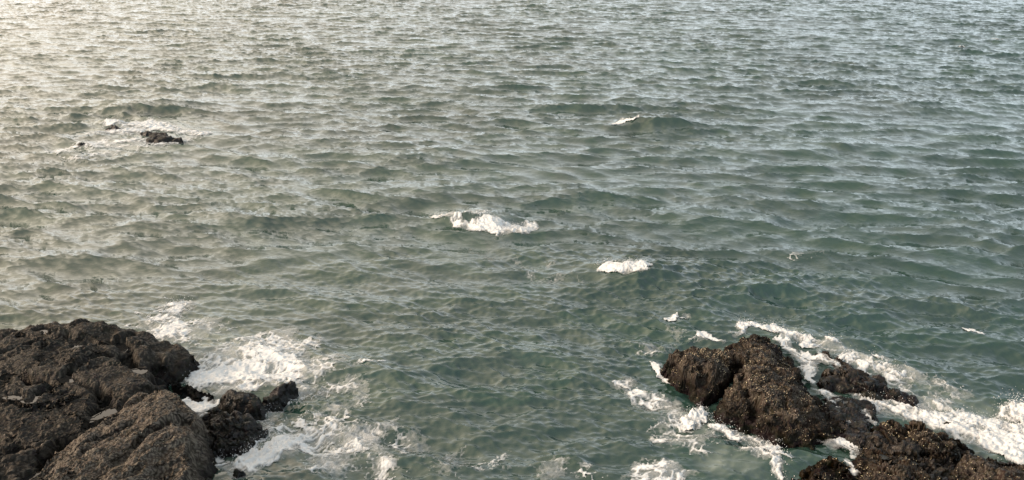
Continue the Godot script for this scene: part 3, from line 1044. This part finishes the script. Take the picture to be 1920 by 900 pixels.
	make_rock("boulder", "rounded dark brown rock in the bottom right corner", [
		Vector3(7.20, 0.36, -11.24), Vector3(7.51, 0.42, -11.66), Vector3(7.92, 0.46, -11.87), Vector3(8.19, 0.46, -11.80), Vector3(8.49, 0.42, -11.70), Vector3(8.75, 0.40, -11.49), Vector3(8.43, 0.40, -10.57), Vector3(6.83, 0.40, -10.57)],
		[Vector3(7.71, 0.58, -11.31), Vector3(7.92, 0.58, -11.01)], {"rough": 1.05, "ledge": 0.55, "streak": 0.4, "brown": 0.6, "cell": 0.016, "barnacles": 240})
	make_rock("boulder", "small dark stone alone at the bottom edge left of right reef", [
		Vector3(1.32, 0.02, -11.62), Vector3(1.41, 0.12, -11.63), Vector3(1.60, 0.14, -11.62), Vector3(1.79, 0.08, -11.55), Vector3(1.67, 0.10, -11.23), Vector3(1.34, 0.10, -11.23)],
		[Vector3(1.53, 0.16, -11.47)], {"brown": 0.7, "cell": 0.016, "rough": 0.6, "round": 0.08, "sag": 0.05})
	make_rock("boulder", "little brown stone nearly buried in the thick right foam", [
		Vector3(8.06, 0.05, -13.33), Vector3(8.21, 0.09, -13.36), Vector3(8.35, 0.08, -13.33), Vector3(8.28, 0.05, -13.27)], [Vector3(8.18, 0.10, -13.30)], {"brown": 0.8, "wet": 0.6, "cell": 0.016, "rough": 0.5, "round": 0.08, "sag": 0.04})
	make_rock("reef_shelf", "dark wet ledge joining the brown rocks of the bottom right corner", [
		Vector3(6.42, 0.12, -12.79), Vector3(6.75, 0.20, -12.96), Vector3(7.19, 0.22, -12.93), Vector3(7.72, 0.22, -12.65), Vector3(8.10, 0.16, -12.33), Vector3(8.06, 0.20, -11.88), Vector3(7.42, 0.20, -11.39), Vector3(6.79, 0.20, -11.16), Vector3(5.94, 0.15, -11.34), Vector3(6.02, 0.12, -12.12)],
		[Vector3(6.98, 0.28, -12.29), Vector3(7.34, 0.24, -11.95), Vector3(6.53, 0.24, -12.35)], {"brown": 0.5, "wet": 0.6, "cell": 0.022, "turn": 0.4, "streak": 1.0, "rough": 1.3, "ledge": 0.7, "step": 0.09})
# the far rocks on the left
	make_rock("boulder", "jagged black rock, largest of the distant group at upper left", [
		Vector3(-15.87, 0.18, -34.87), Vector3(-15.56, 0.20, -34.99), Vector3(-15.06, 0.22, -34.81), Vector3(-14.52, 0.22, -34.39), Vector3(-14.22, 0.20, -34.02), Vector3(-13.79, 0.18, -33.92), Vector3(-13.71, 0.13, -33.82), Vector3(-14.12, 0.13, -33.67), Vector3(-14.74, 0.12, -33.50), Vector3(-15.14, 0.12, -33.57), Vector3(-15.29, 0.14, -34.18), Vector3(-15.39, 0.16, -34.67)],
		[Vector3(-14.84, 0.22, -34.24), Vector3(-14.44, 0.22, -33.69), Vector3(-14.89, 0.18, -33.66)], {"wet": 0.5, "cell": 0.035, "rough": 0.7, "steep": 2.5})
	make_rock("boulder", "small black rock behind and left of the largest distant rock", [
		Vector3(-17.90, 0.07, -35.84), Vector3(-17.85, 0.15, -35.98), Vector3(-17.67, 0.22, -36.04), Vector3(-17.38, 0.21, -36.00), Vector3(-17.24, 0.11, -35.88), Vector3(-17.52, 0.06, -35.80)], [Vector3(-17.42, 0.22, -35.63)], {"wet": 0.5, "cell": 0.035, "rough": 1.1, "steep": 2.5})
	make_rock("boulder", "little black stone touching the largest distant rock's left end", [
		Vector3(-16.03, 0.07, -34.05), Vector3(-15.94, 0.16, -34.01), Vector3(-15.76, 0.15, -34.03), Vector3(-15.74, 0.07, -34.01)], [Vector3(-15.80, 0.17, -33.85)], {"wet": 0.5, "cell": 0.03, "rough": 1.2})
	make_rock("boulder", "leftmost distant stone, barely showing above the foam", [
		Vector3(-17.85, 0.06, -33.27), Vector3(-17.66, 0.12, -33.29), Vector3(-17.44, 0.11, -33.25), Vector3(-17.45, 0.05, -33.20)], [Vector3(-17.51, 0.14, -33.07)], {"wet": 0.5, "cell": 0.03, "rough": 1.0})
	make_rock("boulder", "small low stone in foam below the largest distant rock's left end", [
		Vector3(-15.56, 0.06, -33.90), Vector3(-15.43, 0.12, -33.89), Vector3(-15.32, 0.09, -33.83), Vector3(-15.40, 0.05, -33.80)], [Vector3(-15.37, 0.12, -33.75)], {"wet": 0.5, "cell": 0.03, "rough": 1.0})


var foam_look: StandardMaterial3D
var drop_look: StandardMaterial3D


func make_foam(called: String, label: String, category: String, strokes: Array, how := {}) -> MeshInstance3D:
	# A sheet of bubbles on the moving sea: whole where its strokes are strong, torn into a net where they are weak.
	var cell: float = how.get("cell", 0.026)
	var lift: float = how.get("lift", 0.012)
	var thick: float = how.get("thick", 0.02)
	var net: float = how.get("net", 1.0)
	var lo := Vector2(1e9, 1e9)
	var hi := Vector2(-1e9, -1e9)
	for line in strokes:
		for s in line:
			lo = lo.min(Vector2(s[0] - s[2], s[1] - s[2]))
			hi = hi.max(Vector2(s[0] + s[2], s[1] + s[2]))
	var nc := int((hi.x - lo.x) / cell) + 2
	var nr := int((hi.y - lo.y) / cell) + 2
	var origin := Vector3((lo.x + hi.x) * 0.5, 0, (lo.y + hi.y) * 0.5)
	var rows := []
	var tints := []
	var keep := []
	var peaks := []
	rows.resize(nr)
	tints.resize(nr)
	keep.resize(nr)
	peaks.resize(nr)
	each(nr, func(j: int) -> void:
		var ps := PackedVector3Array()
		var cs := PackedColorArray()
		var ks := PackedByteArray()
		var tops := PackedVector3Array()
		ps.resize(nc)
		cs.resize(nc)
		ks.resize(nc)
		var z := lo.y + j * cell
		for i in nc:
			var x := lo.x + i * cell
			var bx := lace_bend.get_noise_2d(x, z)
			var bz := lace_bend.get_noise_2d(x + 40.0, z)
			var d := stroke_strength(strokes, x + 0.3 * bx, z + 0.3 * bz)
			if d <= 0.02:
				ps[i] = Vector3(x, 0, z) - origin
				continue
			var wx := (x + 0.45 * bx) * net
			var wz := (z + 0.45 * bz) * net
			var e1 := lace_wide.get_noise_2d(wx, wz) + 1.0
			var e2 := lace_fine.get_noise_2d(wx, wz) + 1.0
			var f := froth.get_noise_2d(x * 2.0, z * 2.0)
			var web := minf(e1 * 1.15, e2 * 1.0 + 0.22)
			var a := smoothstep(0.0, 0.42, pow(d * (0.88 + 0.7 * bx), 1.6) - web * 1.06 + 0.12 * f - 0.01)
			a = maxf(a, 0.36 * smoothstep(0.15, 1.1, d + 0.5 * bz + 0.3 * f))
			var p := sea_at(x, z, 1.0)
			var swell := clampf(d - 0.35, 0.0, 1.0)
			var lump := froth.get_noise_2d(x * 0.7, z * 0.7)
			p.y += lift + 0.008 * a + 0.38 * thick * swell * (0.7 + 0.9 * lump + 0.5 * f) * a + 0.015 * a * f
			ps[i] = p - origin
			cs[i] = Color(0.62, 0.63, 0.635, clampf(a, 0.0, 1.0))
			ks[i] = 1 if a > 0.05 else 0
			if a > 0.8 and d > 0.5:
				tops.append(ps[i])
		rows[j] = ps
		tints[j] = cs
		keep[j] = ks
		peaks[j] = tops)
	var o := MeshInstance3D.new()
	o.name = numbered(called)
	o.mesh = grid_mesh(rows, tints, keep, foam_look)
	o.position = origin
	tag(o, label, category, how.get("group", ""), how.get("kind", "stuff"))
	add_child(o)
	var count: int = how.get("spray", 0)
	if count:
		var tops := PackedVector3Array()
		for t in peaks:
			tops.append_array(t)
		add_spray(o, tops, count, how.get("throw", 0.12))
	return o


func add_spray(foam: MeshInstance3D, tops: PackedVector3Array, count: int, throw: float) -> void:
	if tops.is_empty():
		return
	var rng := RandomNumberGenerator.new()
	rng.seed = count * 7 + 1
	var ball := SphereMesh.new()
	ball.radius = 1.0
	ball.height = 2.0
	ball.radial_segments = 6
	ball.rings = 3
	ball.material = drop_look
	var mm := MultiMesh.new()
	mm.transform_format = MultiMesh.TRANSFORM_3D
	mm.mesh = ball
	mm.instance_count = count * 2
	for k in count * 2:
		var p := tops[rng.randi() % tops.size()]
		var far := pow(rng.randf(), 2.0)
		p += Vector3(rng.randfn() * throw * 0.8, throw * far * 1.6, rng.randfn() * throw * 0.8)
		var s := rng.randf_range(0.002, 0.0065) * (1.2 - 0.6 * far) * (1.0 + throw)
		mm.set_instance_transform(k, Transform3D(Basis().scaled(Vector3(s, s * rng.randf_range(0.8, 1.6), s)), p))
	var o := MultiMeshInstance3D.new()
	o.name = "spray"
	o.multimesh = mm
	o.set_meta("kind", "stuff")
	foam.add_child(o, true)


func build_foam() -> void:
	foam_look = StandardMaterial3D.new()
	foam_look.resource_name = "foam"
	foam_look.vertex_color_use_as_albedo = true
	foam_look.transparency = BaseMaterial3D.TRANSPARENCY_ALPHA
	foam_look.roughness = 0.75
	foam_look.metallic_specular = 0.3
	drop_look = StandardMaterial3D.new()
	drop_look.resource_name = "spray_drops"
	drop_look.albedo_color = Color(0.82, 0.82, 0.82)
	drop_look.roughness = 0.5
	# left ledge
	make_foam("sea_foam", "wide white surge of foam rushing over the seaward side of left ledge", "foam", [
		[[-7.05, -15.02, 0.49, 0.9], [-6.68, -15.26, 0.7, 1], [-6.14, -15.18, 0.9, 1.15], [-5.43, -15.18, 0.9, 1.1], [-4.88, -15.51, 1.12, 0.9], [-4.08, -15.35, 0.84, 0.7]],
		[[-6.77, -16.03, 0.7, 0.5], [-6.06, -15.86, 1.12, 0.75], [-5.40, -16.30, 1.12, 0.85], [-4.91, -16.12, 0.84, 0.8]],
		[[-5.91, -14.48, 0.42, 0.9], [-5.31, -14.78, 0.56, 0.8], [-4.82, -14.94, 0.56, 0.9], [-4.51, -15.02, 0.56, 0.6]],
		[[-4.41, -16.49, 0.49, 0.55], [-4.17, -15.77, 0.42, 0.4]],
		[[-4.52, -15.43, 0.7, 0.7], [-3.76, -15.26, 0.56, 0.5], [-2.94, -15.43, 0.42, 0.45]]], {"thick": 0.10, "spray": 500})
	make_foam("sea_foam", "streaks of foam along the top edge of the left ledge", "foam", [
		[[-8.69, -17.36, 0.42, 0.7], [-8.32, -17.26, 0.4, 1], [-7.84, -16.87, 0.56, 0.9], [-7.05, -16.58, 0.56, 0.5]],
		[[-8.40, -17.46, 0.56, 0.8], [-7.63, -17.16, 0.84, 0.75], [-7.07, -17.16, 0.84, 0.6], [-6.64, -17.26, 0.56, 0.55]],
		[[-8.71, -17.88, 0.42, 0.5], [-8.54, -17.57, 0.42, 0.7]]], {"thick": 0.10, "spray": 120})
	make_foam("whitecap", "small broken wave top tossing up beyond the left ledge", "wave", [
		[[-8.44, -18.43, 0.56, 0.6], [-8.19, -18.54, 0.56, 0.9], [-7.96, -18.32, 0.49, 0.7]], [[-8.07, -18.10, 0.49, 0.9], [-7.87, -17.94, 0.42, 0.5]]], {"thick": 0.16, "spray": 150, "kind": ""})
	make_foam("sea_foam", "churning white foam at the foot of the wet black boulder", "foam", [
		[[-4.70, -12.06, 0.25, 1.1], [-4.78, -12.83, 0.28, 0.9], [-4.64, -12.47, 0.3, 1.2], [-4.40, -12.23, 0.35, 1.1], [-4.55, -11.89, 0.42, 0.7]],
		[[-4.43, -12.35, 0.56, 0.9], [-4.06, -12.59, 0.5, 0.95], [-3.89, -13.08, 0.45, 1], [-3.60, -13.15, 0.49, 0.8]],
		[[-3.65, -12.71, 0.56, 0.85], [-3.47, -12.89, 0.49, 0.7], [-3.37, -13.28, 0.42, 0.7]],
		[[-4.47, -13.15, 0.7, 0.55], [-3.79, -13.48, 0.7, 0.6], [-3.34, -13.15, 0.56, 0.55], [-3.00, -12.71, 0.56, 0.5]],
		[[-3.33, -12.06, 0.56, 0.7], [-3.11, -12.53, 0.56, 0.65], [-2.73, -12.83, 0.56, 0.7], [-2.44, -12.89, 0.49, 0.5]],
		[[-5.29, -12.59, 0.168, 0.8], [-5.05, -12.06, 0.28, 0.8], [-4.75, -11.67, 0.42, 0.5]]], {"thick": 0.16, "spray": 700, "cell": 0.022})
	make_foam("sea_foam", "thin lace of foam curving round the pointed rock", "foam", [
		[[-4.64, -12.83, 0.35, 0.6], [-4.74, -13.48, 0.35, 0.65], [-4.58, -14.03, 0.49, 0.6], [-4.36, -14.40, 0.56, 0.75], [-4.04, -15.18, 0.56, 0.55]],
		[[-4.67, -13.75, 0.7, 0.4], [-4.14, -14.18, 0.7, 0.4]]], {"cell": 0.022, "spray": 60})
	make_foam("sea_foam", "flat white foam trapped in the small pool behind ribbed boulder", "foam", [
		[[-6.12, -13.74, 0.3, 1.2], [-5.96, -13.95, 0.25, 1.2], [-5.75, -14.02, 0.15, 1]], [[-5.96, -13.50, 0.2, 1.1]]], {"cell": 0.018, "lift": 0.10, "net": 0.8})
	make_foam("sea_foam", "loose foam scraps on open water in the bottom middle", "foam", [
		[[-3.13, -12.89, 0.91, 0.406], [-2.73, -12.71, 0.728, 0.48], [-2.30, -12.77, 0.546, 0.369]],
		[[-2.89, -12.00, 0.546, 0.517], [-2.78, -12.41, 0.546, 0.59], [-2.73, -12.71, 0.546, 0.443]],
		[[-2.21, -12.29, 0.273, 0.517], [-2.16, -11.89, 0.364, 0.517]],
		[[-2.51, -13.21, 0.546, 0.369], [-2.41, -13.28, 0.364, 0.369]],
		[[-1.80, -11.95, 0.91, 0.295], [-1.37, -11.84, 0.728, 0.258]],
		[[-0.57, -12.52, 0.728, 0.221], [-0.45, -12.41, 0.546, 0.258]],
		[[-0.16, -11.78, 0.364, 0.369], [-0.06, -12.35, 0.273, 0.369]],
		[[0.53, -11.89, 0.637, 0.48], [0.78, -11.95, 0.546, 0.443]],
		[[1.39, -11.84, 0.364, 0.517], [1.57, -11.89, 0.273, 0.443]],
		[[-0.99, -11.78, 0.546, 0.295], [-0.95, -11.73, 0.546, 0.369]]], {"cell": 0.022})
	make_foam("sea_foam", "thin strings of foam drifting right of the boulder's white water", "foam", [
		[[-3.46, -13.75, 0.5, 0.538], [-3.00, -13.35, 0.6, 0.576], [-2.49, -12.47, 0.6, 0.576], [-2.06, -11.95, 0.5, 0.512]],
		[[-3.79, -14.40, 0.4, 0.512], [-3.36, -14.70, 0.5, 0.538], [-2.93, -14.03, 0.4, 0.512]],
		[[-2.74, -13.21, 0.6, 0.538], [-2.01, -12.83, 0.6, 0.512], [-1.67, -12.35, 0.5, 0.512]], [[-0.87, -12.23, 0.5, 0.461], [-0.31, -12.29, 0.5, 0.461]]], {"cell": 0.022, "net": 1.1})
	make_foam("whitecap", "short thin white crest in front of the left surge", "wave", [
		[[-3.22, -15.43, 0.28, 0.6], [-2.98, -15.47, 0.18, 0.95], [-2.69, -15.53, 0.12, 1]]], {"cell": 0.022, "thick": 0.06, "kind": ""})
	# right reef
	make_foam("sea_foam", "long band of white foam behind the right reef, thickening to the frame edge", "foam", [
		[[4.97, -16.70, 0.21, 0.6], [5.58, -17.33, 0.28, 1.1], [5.94, -17.19, 0.32, 1.1], [6.29, -16.64, 0.32, 1], [6.73, -16.43, 0.42, 0.9], [7.19, -16.43, 0.3, 1]],
		[[6.89, -16.17, 0.35, 0.7], [7.37, -15.72, 0.49, 0.85], [7.76, -15.25, 0.4, 1], [8.16, -15.06, 0.56, 0.8]],
		[[7.80, -15.92, 0.35, 0.6], [8.06, -15.72, 0.35, 0.5]],
		[[8.20, -15.16, 0.7, 0.5], [8.08, -14.36, 0.7, 0.6], [8.30, -13.87, 0.7, 0.75], [8.59, -13.56, 0.6, 1]],
		[[8.75, -14.71, 0.7, 0.4], [9.18, -14.28, 0.84, 0.35], [9.63, -13.87, 0.7, 0.4]],
		[[6.85, -14.36, 0.42, 0.65], [7.23, -13.95, 0.63, 0.8], [7.66, -13.72, 0.63, 0.9], [8.12, -13.48, 0.5, 1], [8.49, -13.11, 0.6, 1.25], [8.80, -12.76, 0.7, 1.3], [9.39, -12.41, 0.9, 1.3]],
		[[8.55, -13.48, 0.5, 1], [9.08, -13.26, 0.6, 1], [9.72, -12.97, 0.8, 1.1]]], {"thick": 0.16, "spray": 900, "cell": 0.024})
	make_foam("sea_foam", "white water pouring between largest right rock and low shelf", "foam", [
		[[5.94, -16.34, 0.28, 0.9], [6.00, -15.73, 0.22, 1], [6.12, -15.35, 0.28, 1.15], [6.14, -14.89, 0.2, 1.1]],
		[[6.29, -15.73, 0.42, 0.9], [6.59, -15.44, 0.35, 0.8], [6.84, -15.21, 0.21, 0.7]],
		[[6.17, -14.24, 0.28, 0.9], [6.25, -13.96, 0.28, 0.8], [6.60, -13.72, 0.28, 0.8]],
		[[6.60, -13.49, 0.28, 0.8], [6.68, -13.26, 0.15, 1]],
		[[6.11, -13.11, 0.21, 0.6], [6.31, -13.18, 0.21, 0.6]],
		[[5.63, -12.45, 0.28, 0.7], [6.07, -12.55, 0.28, 0.9], [6.05, -12.28, 0.21, 0.7]]], {"lift": 0.10, "cell": 0.02, "thick": 0.04})
	make_foam("whitecap", "tall white splash leaping at the left foot of largest right rock", "splash", [
		[[3.33, -13.33, 0.22, 1], [3.55, -13.56, 0.26, 1.5], [3.69, -13.48, 0.2, 1.4]]], {"thick": 0.34, "cell": 0.018, "spray": 260, "throw": 0.07, "kind": ""})
	make_foam("sea_foam", "streak of white foam along the front foot of right reef", "foam", [
		[[3.75, -13.11, 0.21, 0.8], [3.99, -13.04, 0.2, 1], [4.27, -12.83, 0.308, 0.9], [4.59, -12.62, 0.25, 1.1], [4.69, -12.41, 0.28, 0.9]],
		[[4.23, -12.35, 0.35, 0.85], [4.51, -12.22, 0.25, 1], [4.56, -11.83, 0.28, 0.9]], [[4.77, -12.28, 0.28, 0.8], [4.94, -12.18, 0.168, 0.7]],
		[[4.18, -12.48, 0.7, 0.35], [3.81, -12.62, 0.7, 0.3]]], {"cell": 0.02, "thick": 0.10, "spray": 200})
	make_foam("sea_foam", "torn lace of foam on the water left of the right reef", "foam", [
		[[2.51, -14.20, 0.42, 0.6], [2.67, -14.03, 0.49, 0.75], [3.01, -13.95, 0.42, 0.7], [3.07, -13.56, 0.35, 0.6], [3.21, -13.37, 0.42, 0.7]],
		[[2.53, -13.72, 0.42, 0.5], [2.81, -13.26, 0.42, 0.55], [3.13, -12.97, 0.42, 0.5], [3.54, -12.90, 0.35, 0.6]],
		[[2.83, -12.69, 0.42, 0.55], [3.14, -12.76, 0.42, 0.6], [3.43, -12.41, 0.35, 0.5]],
		[[2.26, -14.71, 0.42, 0.5], [2.59, -14.45, 0.49, 0.55]],
		[[2.85, -16.22, 0.49, 0.55], [3.12, -16.02, 0.35, 0.5], [3.87, -16.86, 0.49, 0.4]],
		[[4.13, -16.59, 0.28, 0.6], [4.41, -16.70, 0.2, 1], [4.56, -16.48, 0.21, 0.8]],
		[[3.17, -15.44, 0.168, 0.9], [3.25, -14.80, 0.21, 0.8], [3.42, -14.97, 0.14, 0.5]],
		[[4.88, -16.86, 0.168, 0.8], [5.04, -16.75, 0.168, 0.7]]], {"cell": 0.022})
	make_foam("sea_foam", "bright looping lace of foam at bottom edge before right reef", "foam", [
		[[2.11, -12.05, 0.28, 0.9], [2.37, -12.09, 0.35, 0.85], [2.64, -12.02, 0.35, 0.85], [2.55, -11.71, 0.35, 0.8], [2.91, -11.77, 0.28, 0.8]],
		[[2.14, -11.83, 0.35, 0.7], [2.38, -11.65, 0.42, 0.7]]], {"cell": 0.02, "net": 1.2})
	make_foam("sea_foam", "white trickle of foam across the low brown rocks of reef", "foam", [
		[[5.83, -11.95, 0.168, 0.8], [5.91, -11.74, 0.21, 0.8], [6.06, -11.61, 0.168, 0.7]]], {"cell": 0.018, "lift": 0.12})
	make_foam("whitecap", "single little white crest floating above the right reef", "wave", [
		[[3.73, -17.58, 0.168, 0.9], [3.90, -17.72, 0.2, 1], [4.08, -17.70, 0.14, 0.6]]], {"cell": 0.02, "thick": 0.08, "kind": ""})
	make_foam("whitecap", "spray burst against the frame edge at right of the reef", "splash", [
		[[9.50, -13.72, 0.42, 0.7], [9.76, -13.79, 0.4, 1], [9.93, -13.56, 0.5, 1.2]], [[9.33, -13.26, 0.4, 1], [9.67, -13.11, 0.5, 1.2]]], {"thick": 0.35, "cell": 0.024, "spray": 700, "throw": 0.18, "kind": ""})
	# breakers on the open water
	make_foam("whitecap", "biggest breaking wave, white roller in the middle of the photograph", "wave", [
		[[-2.37, -24.45, 0.308, 0.8], [-1.99, -24.14, 0.3, 1], [-1.66, -23.77, 0.25, 1], [-1.24, -23.55, 0.34, 1.2], [-0.74, -23.48, 0.45, 1.3], [-0.24, -23.41, 0.5, 1.4], [0.16, -23.27, 0.45, 1.4], [0.36, -23.70, 0.3, 1.2], [0.70, -23.96, 0.16, 1]],
		[[-0.39, -23.18, 0.35, 1.2], [0.11, -23.11, 0.35, 1.2]],
		[[-2.04, -24.82, 0.28, 0.5], [-1.54, -24.36, 0.49, 0.6], [-0.86, -24.06, 0.56, 0.6]]], {"cell": 0.026, "thick": 0.16, "spray": 900, "throw": 0.10, "kind": ""})
	make_foam("whitecap", "second breaking wave, small white crest right of the biggest one", "wave", [
		[[2.41, -20.14, 0.21, 0.8], [2.66, -20.03, 0.2, 1.1], [2.92, -20.03, 0.3, 1.3], [3.17, -19.92, 0.28, 1.3], [3.39, -19.97, 0.22, 1.2], [3.66, -20.01, 0.112, 0.7]],
		[[3.13, -19.93, 0.2, 1.1], [3.40, -19.82, 0.15, 1]]], {"cell": 0.022, "thick": 0.14, "spray": 500, "throw": 0.09, "kind": ""})
	make_foam("whitecap", "short white crest on the dark green wave at upper right", "wave", [
		[[4.51, -36.47, 0.28, 0.9], [4.71, -36.35, 0.26, 1.2], [5.07, -36.54, 0.2, 1.1], [5.37, -36.54, 0.2, 1.1], [5.58, -36.71, 0.21, 0.7]]], {"cell": 0.03, "thick": 0.04, "lift": 0.03, "kind": ""})
	make_foam("whitecap", "farthest white crest near the right end of the top", "wave", [
		[[35.50, -62.55, 0.4, 1], [35.90, -62.55, 0.4, 1]]], {"cell": 0.07, "thick": 0.15, "lift": 0.1, "kind": ""})
	make_foam("whitecap", "tiny white crest left of the farthest one near top", "wave", [
		[[31.14, -59.05, 0.4, 1.1], [31.33, -59.05, 0.3, 1]]], {"cell": 0.07, "thick": 0.3, "lift": 0.1, "kind": ""})
	make_foam("whitecap", "faint flecks of white on ripples below the second breaker's right", "wave", [
		[[7.63, -21.14, 0.35, 0.42], [8.40, -21.25, 0.35, 0.4]]], {"cell": 0.025, "kind": ""})
	make_foam("whitecap", "small white fleck on the water at far right above reef", "wave", [
		[[10.56, -17.02, 0.21, 0.8], [10.74, -16.97, 0.168, 0.9]]], {"cell": 0.022, "thick": 0.06, "kind": ""})
	make_foam("sea_foam", "thin foam specks on the water in front of two breakers", "foam", [
		[[0.24, -20.84, 0.56, 0.35], [0.68, -20.61, 0.7, 0.4], [1.06, -20.95, 0.56, 0.35]], [[0.66, -19.96, 0.56, 0.4], [1.54, -19.96, 0.7, 0.38]]], {"cell": 0.025})
	# far rocks
	make_foam("sea_foam", "white water breaking behind the distant rocks at upper left", "foam", [
		[[-18.02, -36.90, 0.7, 0.8], [-17.41, -37.00, 0.7, 1], [-16.66, -37.00, 0.9, 1.2], [-15.80, -36.49, 0.9, 1.2], [-15.20, -36.08, 0.7, 1], [-14.56, -35.68, 0.7, 0.7]],
		[[-14.18, -35.29, 0.4, 1], [-13.79, -35.29, 0.5, 1.2], [-13.20, -35.10, 0.5, 1]],
		[[-17.64, -35.29, 1.12, 0.7], [-17.09, -35.68, 1.26, 0.8], [-16.28, -35.49, 1.12, 0.9]]], {"cell": 0.05, "thick": 0.22, "lift": 0.03, "spray": 500, "throw": 0.15})
	make_foam("sea_foam", "spread of torn foam on the near side of distant rocks", "foam", [
		[[-18.42, -32.85, 0.7, 0.8], [-18.15, -32.94, 0.84, 0.6], [-17.41, -33.28, 1.26, 0.65], [-16.50, -33.28, 1.68, 0.6], [-15.73, -33.63, 1.68, 0.65], [-14.29, -33.45, 1.4, 0.6], [-13.53, -34.54, 1.12, 0.6]],
		[[-17.52, -31.94, 1.12, 0.5], [-16.84, -31.62, 1.4, 0.6], [-16.27, -32.27, 1.68, 0.55], [-15.23, -32.43, 1.68, 0.45]]], {"cell": 0.05, "lift": 0.03})
